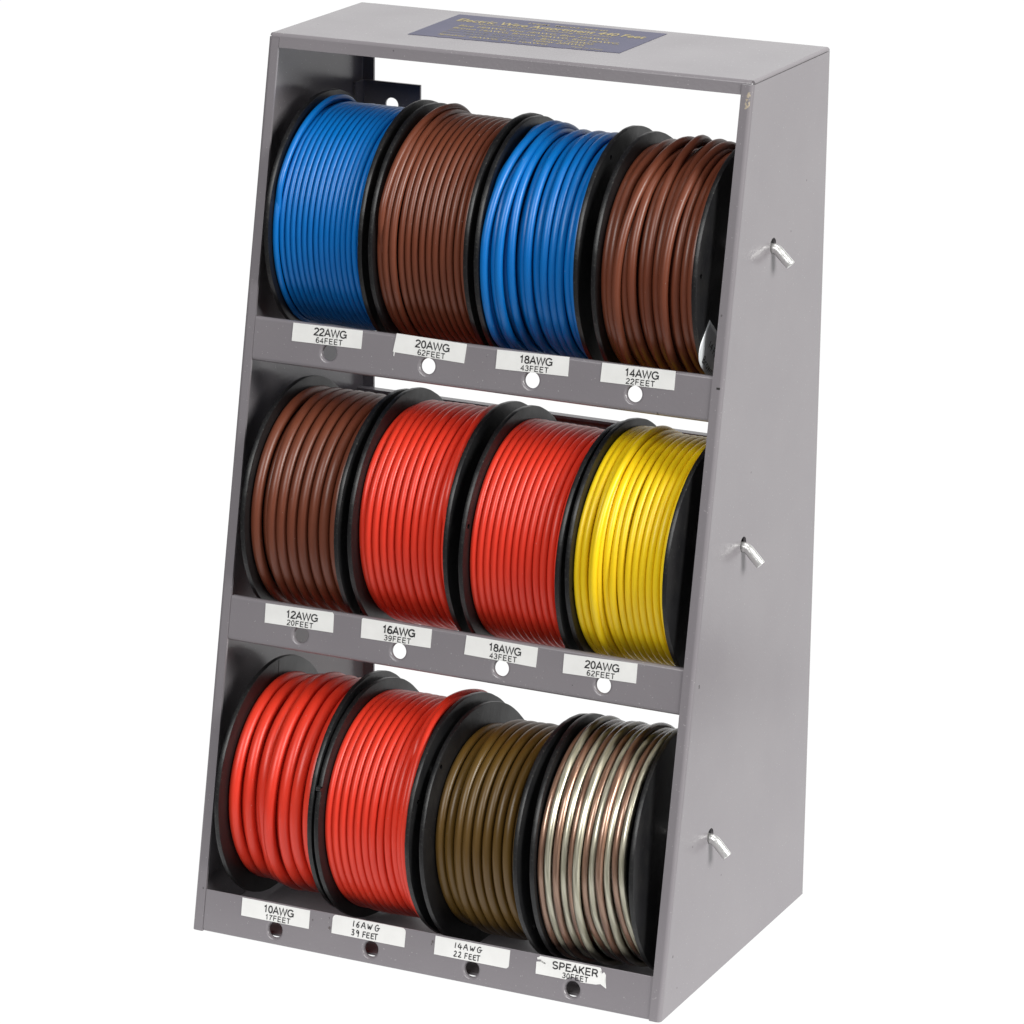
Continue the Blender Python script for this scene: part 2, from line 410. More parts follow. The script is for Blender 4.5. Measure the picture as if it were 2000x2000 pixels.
def slab(name, pts, map3, t, m, parent):
    n = len(pts)
    bm = bmesh.new(); a = [bm.verts.new(map3(x, y, t)) for x, y in pts]; b = [bm.verts.new(map3(x, y, 0.0)) for x, y in pts]
    f = bm.faces.new(a); bm.faces.new(b[::-1])
    for i in range(n): bm.faces.new((a[i], b[i], b[(i + 1) % n], a[(i + 1) % n]))
    bmesh.ops.triangulate(bm, faces=[q for q in bm.faces if len(q.verts) > 4])
    bmesh.ops.recalc_face_normals(bm, faces=bm.faces)
    me = bpy.data.meshes.new(name); bm.to_mesh(me); bm.free()
    return link(name, me, m, parent)

G = {  # hand-written capitals, unit cell
 '1': [[(.35, 1), (.3, .5), (.28, 0)]], '6': [[(.75, 1), (.35, .6), (.22, .2), (.5, 0), (.75, .25), (.55, .5), (.28, .3)]],
 'A': [[(.0, .0), (.25, .55), (.55, 1), (.75, .5), (.95, -.05)], [(.15, .42), (.85, .38)]],
 'W': [[(0, .9), (.15, .1), (.45, .6), (.6, .05), (1, .95)]],
 'G': [[(.85, .9), (.5, 1), (.12, .6), (.2, .12), (.5, .0), (.82, .2), (.86, .5)], [(.45, .48), (1.15, .52)]],
 '3': [[(.1, .95), (.6, 1), (.65, .8), (.3, .55), (.7, .4), (.6, .05), (.05, .1)]],
 '9': [[(.75, .75), (.4, 1), (.15, .75), (.4, .5), (.75, .75), (.7, .3), (.6, -.15)]],
 'F': [[(.1, .95), (.12, .5), (.05, -.05)], [(.1, .95), (.85, .95)], [(.12, .5), (.75, .5)]],
 'E': [[(.15, .9), (.15, .45), (.12, .02)], [(.15, .9), (.9, .92)], [(.15, .5), (.8, .52)], [(.12, .02), (.9, .05)]],
 'T': [[(.0, .95), (1.0, .98)], [(.5, .96), (.45, -.05)]],
 '4': [[(.45, 1), (.1, .3), (.95, .35)], [(.65, .75), (.6, -.1)]],
 '2': [[(.1, .8), (.45, 1), (.7, .75), (.4, .35), (.05, .05), (.9, .08)]]}
def hand(rows, m, parent, map3, wd):
    out = []
    for s, xs, y0, h, cw in rows:
        for ch, x in zip(s, xs):
            for st in G[ch]: out.append([(x + u * cw, y0 + v * h) for u, v in st])
    return strokes(out, m, parent, map3, wd)

# (rail, corners x/z in mm, line1, x-range1, line2, x-range2)
LAB = [(0, [(21.3, 236.9), (51.2, 237.3), (51.1, 230.4), (21.2, 230.0)], '22AWG', (30.5, 44.6), '64FEET', (31.6, 43.0), 0),
 (0, [(65.6, 238.0), (95.2, 237.4), (94.7, 230.2), (65.4, 230.9), (65.3, 229.4), (65.0, 229.5), (65.0, 231.0), (64.6, 231.0)], '20AWG', (73.8, 88.3), '62FEET', (75.0, 86.6), 0),
 (0, [(107.9, 236.9), (137.6, 237.6), (137.7, 230.5), (107.9, 229.8)], '18AWG', (117.2, 131.0), '43FEET', (118.2, 129.6), 0),
 (0, [(151.0, 237.2), (180.6, 237.6), (180.6, 230.6), (150.9, 230.2)], '14AWG', (160.2, 174.2), '22FEET', (161.2, 172.8), 0),
 (1, [(19.9, 129.8), (49.0, 130.4), (49.6, 129.7), (49.9, 122.8), (20.1, 122.4)], '12AWG', (28.9, 43.0), '20FEET', (29.8, 41.2), 0),
 (1, [(61.7, 129.8), (62.1, 130.2), (91.6, 130.2), (91.6, 123.1), (61.9, 122.7)], '16AWG', (70.6, 84.8), '39FEET', (71.8, 83.2), .03),
 (1, [(106.2, 130.1), (136.0, 129.8), (135.9, 122.4), (105.9, 122.9)], '18AWG', (115.6, 129.4), '43FEET', (116.5, 127.8), .0),
 (1, [(146.9, 129.2), (176.8, 129.9), (176.9, 122.6), (147.0, 122.0)], '20AWG', (155.7, 169.8), '62FEET', (156.8, 168.2), 0),
 (2, [(20.9, 16.0), (50.7, 16.0), (50.8, 8.9), (21.0, 9.0)], '10AWG', (30.4, 43.9), '17FEET', (31.5, 42.6), 0),
 (2, None, 'H1', None, None, None, 0), (2, None, 'H2', None, None, None, 0),
 (2, [(148.9, 16.0), (173.9, 16.0), (174.4, 15.0), (173.6, 14.3), (174.6, 13.9), (175.5, 14.6), (176.3, 13.6), (176.2, 11.4), (176.9, 8.7), (176.4, 8.9), (174.5, 9.9), (172.6, 9.4), (168.4, 9.2),
      (166.2, 9.2), (165.7, 10.0), (164.4, 10.5), (162.6, 10.5), (161.0, 9.9), (160.2, 9.1), (147.7, 9.1), (147.6, 13.6), (149.0, 13.9), (151.2, 13.2), (151.5, 13.7), (149.6, 14.4), (149.4, 14.9), (148.0, 14.5), (147.7, 15.2), (148.6, 15.6)],
      'SPEAKER', (154.2, 173.2), '30FEET', (158.7, 169.4), 0)]
def RL(n0):
    return lambda x, z, t=0.0: FP(x, z * KZ, NF + n0 + t)
def rounded(x0, z0, x1, z1, r, corners, sk=0.0):
    out = []
    for k, (cx, cz) in enumerate(((x0, z0), (x1, z0), (x1, z1), (x0, z1))):
        if k in corners:
            ox, oz = cx + (r if cx == x0 else -r), cz + (r if cz == z0 else -r)
            a0 = [180, 270, 0, 90][k]
            for a in np.linspace(a0, a0 + 90, 6): out.append((ox + r * math.cos(math.radians(a)), oz + r * math.sin(math.radians(a))))
        else: out.append((cx, cz))
    return out
LNOTE = {'H1': 'rounded white sticker handwritten 16AWG 39 FEET', 'H2': 'white sticker handwritten 14AWG 22 FEET', 'SPEAKER': 'torn white sticker printed SPEAKER 30FEET'}
for ri, cor, l1, xr1, l2, xr2, bold in LAB:
    mp = RL(0.05)
    if l1 == 'H1':
        o = slab('sticker', rounded(60.7, 9.1, 92.2, 16.35, 1.6, (2, 3)), mp, 0.12, M_PAPER, rack)
        hand([('16AWG', (69.3, 70.8, 73.2, 76.0, 79.0), 13.2, 2.3, 1.95), ('39FEET', (69.2, 71.2, 74.1, 75.7, 77.6, 79.0), 9.9, 2.2, 1.6)], M_INK, o, lambda x, y: mp(x, y, 0.19), 0.40)
    elif l1 == 'H2':
        o = slab('sticker', rounded(104.9, 8.8, 136.4, 15.9, 1.3, (1,)), mp, 0.12, M_PAPER, rack)
        hand([('14AWG', (113.0, 114.6, 117.0, 119.9, 122.7), 12.7, 2.1, 1.95), ('22FEET', (113.2, 115.1, 117.8, 119.5, 121.3, 122.8), 9.5, 2.1, 1.5)], M_INK, o, lambda x, y: mp(x, y, 0.19), 0.38)
    else:
        o = slab('sticker', cor, mp, 0.12, M_PAPER, rack)
        # local text frame follows the sticker's own slight tilt
        zl = cor[-1][1] if ri < 2 or l1 == '10AWG' else 9.1
        if l1 == 'SPEAKER': zb0, sl = 9.1, 0.0
        elif l1 == '20AWG' and ri == 0: zb0, sl = 230.95, (230.2 - 230.95) / 30
        else:
            br = cor[-2]; zb0 = cor[-1][1]; sl = (br[1] - cor[-1][1]) / (br[0] - cor[-1][0])
        xl = cor[-1][0] if l1 != 'SPEAKER' else 147.7
        def tm(x, y, zb0=zb0, sl=sl, xl=xl): return mp(x, zb0 + y + sl * (x - xl), 0.19)
        sans(l1, M_INK, o, tm, xr1[0], xr1[1], 3.15, 5.92, .19 + bold)
        sans(l2, M_INK, o, tm, xr2[0], xr2[1], 0.42, 2.42, .17, .10)
    o['label'] = LNOTE.get(l1, 'white sticker printed %s %s' % (l1, l2))
# adhesive residue by the bottom stickers, paper curl on the torn one
def blob(cx, cz, r, seed):
    rnd = random.Random(seed); return [(cx + r * rnd.uniform(.4, 1) * math.cos(a), cz + 1.6 * r * rnd.uniform(.4, 1) * math.sin(a)) for a in np.linspace(0, 2 * math.pi, 14, endpoint=False)]
for cx, cz, r, sd in ((59.2, 14.6, .35, 1), (59.6, 10.8, .6, 2), (103.9, 13.4, .5, 3), (103.5, 12.4, .35, 4), (50.9 + 1.2, 12.6, .35, 5)):
    slab('residue_spot', blob(cx, cz, r, sd), RL(0.02), 0.04, M_RESIDUE, rack)

# large faded sticker on the top panel
def TP(x, y, t=0.0): return (x * MM, y * MM, (H + 0.04 + t) * MM)
rnd = random.Random(5)
front_edge = [(48.3 + (135 - 48.3) * k / 40, 89.4 + (93.0 - 89.4) * k / 40 + rnd.uniform(-.35, .25)) for k in range(41)]
tl = slab('product_sticker', front_edge + [(135.1, 137.6), (47.1, 136.4)], TP, 0.10, M_NAVY, rack)
tl['label'] = 'faded blue sticker with yellow print listing the wires'
def tt(x, y): return TP(x, y, 0.17)
put_text('ITEM  MC03-XJ440', M_YINK, tl, tt, 79.6, 113.0, 129.6, 132.6, .006)
put_text('Electric Wire Assortment 440 Feet', M_YINK, tl, tt, 52.2, 131.5, 122.9, 128.6, .02)
put_text('Approximates of the following description', M_YINK, tl, tt, 62.2, 119.6, 118.9, 121.6, .004)
put_text('Blue 18AWG, Red 18AWG, Blue 22AWG,', M_YINK, tl, tt, 58.0, 121.4, 112.6, 116.4, .006)
put_text('Brown 14AWG, Brown 20AWG, Red 16AWG,', M_YINK, tl, tt, 58.0, 128.0, 107.4, 111.2, .006)
put_text('Brown 12AWG.', M_YINK, tl, tt, 97.5, 119.8, 102.8, 106.4, .006)
put_text('Red 14AWG, Blue 20AWG,', M_YFADE, tl, tt, 58.2, 95.5, 102.4, 105.6, .0)
put_text('Yellow 20AWG.', M_YINK, tl, tt, 95.5, 118.2, 98.4, 102.0, .006)
put_text('Brown 16AWG, Red 12AWG,', M_YFADE, tl, tt, 58.2, 93.8, 97.8, 100.8, .0)
put_text('Speaker 18AWG, Red 10AWG.', M_YINK, tl, tt, 58.7, 105.0, 93.2, 96.6, .006)
put_text('Made in China', M_YINK, tl, tt, 114.4, 127.2, 94.6, 96.4, .0)

# ================================================================== STEEL RODS
def tube_mesh(path, r, ns=12, cap=True, squash=None):
    P = np.array(path); n = len(P)
    Tn = np.gradient(P, axis=0); Tn /= np.linalg.norm(Tn, axis=1)[:, None]
    ref = np.array([0, 1.0, 0.02]); ref /= np.linalg.norm(ref)
    U = ref[None] - (Tn @ ref)[:, None] * Tn; U /= np.linalg.norm(U, axis=1)[:, None]; V = np.cross(Tn, U)
    a = np.linspace(0, 2 * math.pi, ns, endpoint=False)
    vs = (P[:, None] + r * (np.cos(a)[None, :, None] * U[:, None] + np.sin(a)[None, :, None] * V[:, None])).reshape(-1, 3)
    fs = [(i * ns + j, i * ns + (j + 1) % ns, (i + 1) * ns + (j + 1) % ns, (i + 1) * ns + j) for i in range(n - 1) for j in range(ns)]
    if cap: fs += [tuple(range(ns))[::-1], tuple((n - 1) * ns + j for j in range(ns))]
    return vs, fs
for k, (hy, hz) in enumerate(HOLES):
    rr = 1.95; z0 = hz - 1.02
    path = [(-3, 0, 0)] + [(x, 0, 0) for x in np.linspace(5, 197, 8)]
    RB = 3.2; xb = W + 0.2
    ang = math.radians(46 + (k - 1) * 1.5)
    for a in np.linspace(0, ang, 8): path.append((xb + RB * math.sin(a), 0, -RB * (1 - math.cos(a))))
    px, _, pz = path[-1]; L = (7.0, 7.3, 7.0)[k]
    for t in (0.25, .5, .75, .97): path.append((px + L * t * math.cos(ang), 0.0, pz - L * t * math.sin(ang)))
    base = Vector((W * MM, hy * MM, z0 * MM))
    vs, fs = tube_mesh([((x - W) * MM, y * MM, z * MM) for x, y, z in path], rr * MM, 20)
    # small chamfered end
    me = mesh_from(vs, fs)
    o = link('axle_rod', me, M_STEEL)
    bv = o.modifiers.new('b', 'BEVEL'); bv.width = .35 * MM; bv.segments = 2; bv.limit_method = 'ANGLE'; bv.angle_limit = math.radians(60)
    wn = o.modifiers.new('wn', 'WEIGHTED_NORMAL')
    o.location = base
    tag(o, ('bright steel rod with bent end through the top row of spools', 'bright steel rod with bent end through the middle row of spools',
            'bright steel rod with bent end through the bottom row of spools')[k], 'rod', 'bent steel rods carrying the spools')

# ================================================================== SPOOLS
RF = 47.5; FT = 2.0
def flange_mesh(holes=(), seed=0):
    """disc of plastic in local mm: x from 0 to FT, axis at y=0 z=RF, rounded rim with small flash irregularities"""
    rnd = random.Random(seed); n = 180
    ph = [rnd.uniform(0, 6.28) for _ in range(4)]
    def rad(a): return RF + 0.06 * math.sin(3 * a + ph[0]) + 0.05 * math.sin(17 * a + ph[1]) + 0.03 * math.sin(41 * a + ph[2])
    bm = bmesh.new()
    A = np.linspace(0, 2 * math.pi, n, endpoint=False)
    flash = [rnd.uniform(-.05, .09) if rnd.random() < .25 else 0 for _ in A]
    def loop(dr, x, fl=0): return [bm.verts.new((x * MM, (rad(a) - dr + fl * f) * math.cos(a) * MM, (RF + (rad(a) - dr + fl * f) * math.sin(a)) * MM)) for a, f in zip(A, flash)]
    L = [loop(.55, 0.0), loop(.12, .12, 1), loop(0, .5, .3), loop(0, FT - .5), loop(.12, FT - .12, 1), loop(.55, FT)]
    for a, b in zip(L, L[1:]):
        for i in range(n): bm.faces.new((a[i], a[(i + 1) % n], b[(i + 1) % n], b[i]))
    hl = [(0.0, 0.0, 8.5)] + list(holes)
    rings = []
    for x, lp in ((0.0, L[0]), (FT, L[-1])):
        es = [bm.edges.get((lp[i], lp[(i + 1) % n])) for i in range(n)]
        rs = []
        for hy, hz, hr in hl:
            m_ = 40 if hr > 3 else 18
            vs = [bm.verts.new((x * MM, (hy + hr * math.cos(a)) * MM, (RF + hz + hr * math.sin(a)) * MM)) for a in np.linspace(0, 2 * math.pi, m_, endpoint=False)]
            es += [bm.edges.new((vs[i], vs[(i + 1) % m_])) for i in range(m_)]; rs.append(vs)
        bmesh.ops.triangle_fill(bm, use_beauty=True, use_dissolve=False, edges=es); rings.append(rs)
    for ra, rb in zip(*rings):
        m_ = len(ra)
        for i in range(m_): bm.faces.new((ra[i], ra[(i + 1) % m_], rb[(i + 1) % m_], rb[i]))
    bmesh.ops.recalc_face_normals(bm, faces=bm.faces)
    me = bpy.data.meshes.new('flange'); bm.to_mesh(me); bm.free(); me.shade_smooth()
    me.set_sharp_from_angle(angle=math.radians(38))
    return me

NTH = 132; TH0 = -math.pi / 3
def sstep(t): t = np.clip(t, 0, 1); return t * t * (3 - 2 * t)
def coil(rnd, d, xr, width, off, bumps=(), jx=0.12, jr=0.05, cross=0.18, floor_r=None):
    """xr: list of (x, r_center) per turn. returns points (turn-major) x,r,theta"""
    K = len(xr); th = np.linspace(0, 2 * math.pi, NTH, endpoint=False)
    X = np.zeros((K, NTH)); Rr_ = np.zeros((K, NTH)); ph = [rnd.uniform(0, 6.28) for _ in range(8)]
    wn_ = np.array([rnd.gauss(0, 1) for _ in range(K)]); wr_ = np.array([rnd.gauss(0, 1) for _ in range(K)])
    for k in range(K):
        x, r = xr[k]; x2, r2 = xr[k + 1] if k + 1 < K else (x + d * .0, r)
        f = sstep((th / (2 * math.pi) - (1 - cross)) / cross)
        X[k] = x + (x2 - x) * f + d * jx * (np.sin(th + ph[0] + .35 * k) * .8 + .5 * np.sin(2 * th + ph[1] + .5 * k) + .35 * np.sin(3 * th + ph[2] + wn_[k]) + .25 * wn_[k])
        Rr_[k] = r + (r2 - r) * f + d * jr * (np.sin(2 * th + ph[3] + .6 * k) + .8 * np.sin(3 * th + ph[4] + wr_[k]) + .5 * wr_[k])
    for k, tc, sg, dx, dr in bumps:
        dth = (th + TH0 - tc + math.pi) % (2 * math.pi) - math.pi
        g = np.exp(-(dth / sg) ** 2)
        X[k] += dx * g; Rr_[k] += dr * g
    lo, hi = d / 2 + .05, width - d / 2 - .05
    for it in range(6):
        X[0] = np.maximum(X[0], lo)
        for k in range(1, K):
            need = np.sqrt(np.maximum(d * d * .985 - (Rr_[k] - Rr_[k - 1]) ** 2, (d * .12) ** 2)); X[k] = np.maximum(X[k], X[k - 1] + need)
        X[-1] = np.minimum(X[-1], hi)
        for k in range(K - 2, -1, -1):
            need = np.sqrt(np.maximum(d * d * .985 - (Rr_[k] - Rr_[k + 1]) ** 2, (d * .12) ** 2)); X[k] = np.minimum(X[k], X[k + 1] - need)
    for k in range(K - 1):      # join turn ends
        wj = sstep(np.linspace(0, 1, 14)); n = 14
        tx = X[k + 1, 0]; tr = Rr_[k + 1, 0]
        X[k, -n:] = X[k, -n:] * (1 - wj) + tx * wj; Rr_[k, -n:] = Rr_[k, -n:] * (1 - wj) + tr * wj
    X = np.clip(X, lo, hi)
    a = (th + TH0)[None, :] + np.zeros((K, 1))
    return np.stack([X.ravel() + off, Rr_.ravel() * np.cos(a).ravel(), RF + Rr_.ravel() * np.sin(a).ravel()], 1)

def wire_tube(P, r, ns=10, turns=None, uv=False, twist=None):
    """tube round path P (mm, spool frame); cross-section oriented by radial direction"""
    n = len(P)
    Tn = np.gradient(P, axis=0); Tn /= np.linalg.norm(Tn, axis=1)[:, None]
    rad = P - np.array([0, 0, RF]); rad[:, 0] = 0; rad /= np.linalg.norm(rad, axis=1)[:, None]
    U = rad - (rad * Tn).sum(1)[:, None] * Tn; U /= np.linalg.norm(U, axis=1)[:, None]; V = np.cross(Tn, U)
    a = np.linspace(0, 2 * math.pi, ns, endpoint=False)
    vs = ((P[:, None] + r * (np.cos(a)[None, :, None] * U[:, None] + np.sin(a)[None, :, None] * V[:, None])) * MM).reshape(-1, 3)
    i = np.arange(n - 1)[:, None] * ns; j = np.arange(ns)[None]; j2 = (j + 1) % ns
    fs = np.stack([i + j, i + j2, i + ns + j2, i + ns + j], -1).reshape(-1, 4)
    u = None
    if uv:
        s = np.concatenate([[0], np.cumsum(np.linalg.norm(np.diff(P, axis=0), axis=1))])
        ii = np.repeat(np.arange(n - 1), ns); jj = np.tile(np.arange(ns), n - 1)
        ua, ub = s[ii] * .35, s[ii + 1] * .35
        va, vb = jj / ns, (jj + 1) / ns
        u = np.stack([np.stack([ua, va], -1), np.stack([ua, vb], -1), np.stack([ub, vb], -1), np.stack([ub, va], -1)], 1).reshape(-1, 2)
    return vs, fs, u
def join(parts):
    V, F, U = [], [], []; b = 0
    for v, f, u in parts:
        V.append(v); F.append(f + b); b += len(v)
        if u is not None: U.append(u)
    V = np.concatenate(V); F = np.concatenate(F)
    me = bpy.data.meshes.new('coil'); me.vertices.add(len(V)); me.vertices.foreach_set('co', V.ravel().astype(np.float32))
    me.loops.add(F.size); me.loops.foreach_set('vertex_index', F.ravel().astype(np.int32))
    me.polygons.add(len(F)); me.polygons.foreach_set('loop_start', np.arange(0, F.size, 4, dtype=np.int32))
    me.update(calc_edges=True)
    if U:
        l = me.uv_layers.new(name='UVMap'); l.data.foreach_set('uv', np.concatenate(U).ravel().astype(np.float32))
    me.validate(); me.shade_smooth()
    return me

def even(n, width, d, prof, jit=0.0, rnd=None):
    xs = np.linspace(d / 2, width - d / 2, n)
    out = []
    for x in xs:
        r = prof[-1][1]
        for xe, rv in prof:
            if x <= xe: r = rv; break
        out.append((x + (rnd.uniform(-jit, jit) if rnd else 0), r - d / 2))
    return out

# spec: x, width, yc, zc, lean a, yaw b, wire d, turns, outer-radius profile [(x up to, R)], material, holes in left flange, bumps, jitter
PI = math.pi
SP = [
 dict(row=0, x=9.6, w=39.9, yc=91.5, zc=270.4, a=.011, b=-.009, d=2.32, n=16, prof=[(2.5, 44.9), (99, 43.6)], m=M_BLUE,
      bumps=[(0, PI * .62, .35, 1.0, .3), (1, PI * .5, .3, 0, -.6), (14, PI * .75, .6, -.6, -1.1), (15, PI * .6, .5, -.9, .3)], jx=.05, jr=.03,
      label='spool of thin blue wire above the 22AWG sticker, first in the top row', cat='wire spool'),
 dict(row=0, x=55.2, w=40.0, yc=91.0, zc=269.6, a=.002, b=.008, d=2.72, n=13, prof=[(3, 44.6), (8, 46.0), (99, 44.6)], m=M_BROWN,
      bumps=[(0, PI * .7, .5, 1.2, -.3), (1, PI * .7, .5, .9, .8), (2, PI * .6, .4, .8, .4)], jx=.06, jr=.04,
      label='spool of thin brown wire above the 20AWG sticker, between the two blue spools', cat='wire spool'),
 dict(row=0, x=98.9, w=40.5, yc=90.3, zc=268.9, a=-.003, b=-.012, d=3.15, n=12, prof=[(6, 45.0), (11, 44.8), (99, 43.9)], m=M_BLUE,
      bumps=[(0, PI * .62, .32, 2.6, .4), (1, PI * .62, .5, 1.0, -.8), (2, PI * .75, .7, .8, -1.4), (2, PI * 1.2, .9, .0, -1.2), (4, PI * .95, 1.2, 0, -1.3), (3, PI * .55, .5, .9, .5), (5, PI * .5, .4, .9, .0)], jx=.13, jr=.07, alt=[0, -.4, -1.5, .1, -1.4, .1, -1.3, .2, -.2, .1, -1.2, .0],
      label='spool of loosely wound blue wire above the 18AWG sticker in the top row', cat='wire spool'),
 dict(row=0, x=147.4, w=40.2, yc=90.3, zc=267.6, a=-.010, b=.0, d=3.35, n=13, prof=[(99, 44.6)], m=M_BROWN,
      alt=[-1.2, .6, -1.4, .2, .7, -1.6, .7, -.9, .5, -1.7, .1, -1.2, -.4],
      bumps=[(6, PI * .52, .34, 2.4, 3.2), (1, PI * .55, .4, 1.4, .3), (3, PI * .55, .4, 1.6, .9), (4, PI * .5, .4, 1.4, -.6), (8, PI * .5, .45, 1.6, 1.8), (10, PI * .6, .5, .6, .9)], jx=.15, jr=.10,
      label='untidily wound brown wire spool above the 14AWG sticker, silver tag on its side', cat='wire spool'),
 dict(row=1, x=11.8, w=40.6, yc=68.0, zc=161.0, a=.005, b=.003, d=4.25, n=8, prof=[(99, 43.9)], m=M_BROWN, first_gap=1.6,
      bumps=[(0, PI * .95, .8, -.2, .2), (1, PI * .9, 1., .5, 0)], jx=.04, jr=.03,
      label='spool of thick brown wire above the 12AWG sticker, first in the middle row', cat='wire spool'),
 dict(row=1, x=57.4, w=40.4, yc=69.0, zc=161.5, a=.002, b=.0, d=3.05, n=12, prof=[(3.2, 41.9), (99, 43.6)], m=M_RED,
      bumps=[(0, PI * .8, .5, 0, 1.3), (1, PI * .72, .35, .5, .2), (9, PI * 1.15, .8, -.7, -1.0), (10, PI * .8, .5, -.4, -.7), (11, PI * .6, .6, -1.3, .3), (11, PI * 1.25, .4, .2, -.9)], jx=.05, jr=.04,
      label='spool of red wire above the 16AWG sticker in the middle row', cat='wire spool'),
 dict(row=1, x=104.9, w=39.9, yc=68.7, zc=160.7, a=.020, b=.007, d=2.84, n=13, prof=[(99, 42.9)], m=M_RED, lh=[(-43.4, 12.6, 1.0)],
      bumps=[(5, PI * 1.3, .3, .3, 0), (11, PI * .7, .5, -.4, -.8)], jx=.04, jr=.03,
      label='spool of red wire in the middle row, between a red spool and the yellow one', cat='wire spool'),
 dict(row=1, x=149.6, w=39.9, yc=69.2, zc=161.4, a=.001, b=.030, d=2.82, n=13, prof=[(3, 44.8), (15, 45.0), (99, 44.0)], m=M_YEL, lh=[(-43.6, -6, 1.0)],
      bumps=[(0, PI * .75, .5, .5, -.3), (2, PI * .9, .7, .5, -.2), (3, PI * 1.1, .8, -.5, 0), (4, PI * .5, .25, .5, .2), (5, PI * .8, .6, -.9, -.2), (6, PI * .8, .6, -.5, 0), (5, PI * 1.1, .5, 0, 1.0), (4, PI * 1.15, .7, 0, -1.2)], jx=.05, jr=.03,
      label='spool of yellow wire beside the right side panel in the middle row', cat='wire spool'),
 dict(row=2, x=11.7, w=40.4, yc=44.5, zc=52.4, a=.010, b=-.010, d=4.72, n=7, prof=[(10.5, 41.1), (99, 43.2)], m=M_RED,
      bumps=[(2, PI * .9, .5, .8, .0), (2, PI * .6, .4, 1.2, .6), (1, PI * 1.0, .6, .2, -.4), (2, PI * 1.08, .5, .9, -1.9), (2, PI * 1.35, .4, -.6, .6), (3, PI * 1.15, .5, -.8, .3)], jx=.08, jr=.06, alt=[0, -.2, -1.5, .3, .1, 0, .2], groove=1.25,
      label='spool of thick red wire above the 10AWG sticker, first in the bottom row', cat='wire spool'),
 dict(row=2, x=57.4, w=39.6, yc=44.6, zc=50.1, a=-.018, b=.036, d=3.05, n=12, prof=[(33, 43.3), (99, 46.0)], m=M_RED, lh=[(-44.2, 18.0, 1.0)],
      bumps=[(8, PI * 1.0, .9, .3, -.8), (9, PI * 1.1, .9, -.2, -1.0), (7, PI * .9, .6, .2, -.5), (10, PI * .6, .3, -.6, 1.2), (11, PI * .58, .5, -1.8, 1.6), (10, PI * .55, .4, -1.0, .8), (10, PI * 1.45, .4, -.4, .6)], jx=.05, jr=.04,
      label='spool of red wire above the sticker handwritten 16AWG in the bottom row', cat='wire spool'),
 dict(row=2, x=103.3, w=40.2, yc=44.2, zc=47.4, a=-.055, b=.050, d=3.68, n=9, prof=[(9.5, 39.6), (99, 41.7)], m=M_OLIVE, lh=[(-31.0, 33.0, 1.0)],
      bumps=[(2, PI * .9, .7, .6, -.3), (2, PI * .62, .35, .9, .9), (3, PI * .9, .5, -.2, -.2)], jx=.05, jr=.04,
      label='spool of olive brown wire, the only one, above the sticker handwritten 14AWG', cat='wire spool'),
 dict(row=2, x=146.2, w=40.2, yc=44.2, zc=49.4, a=-.045, b=-.018, d=2.75, n=6, prof=[(99, 46.3)], m=None,
      label='spool of clear jacketed copper and silver speaker wire above the torn SPEAKER sticker', cat='wire spool'),
]
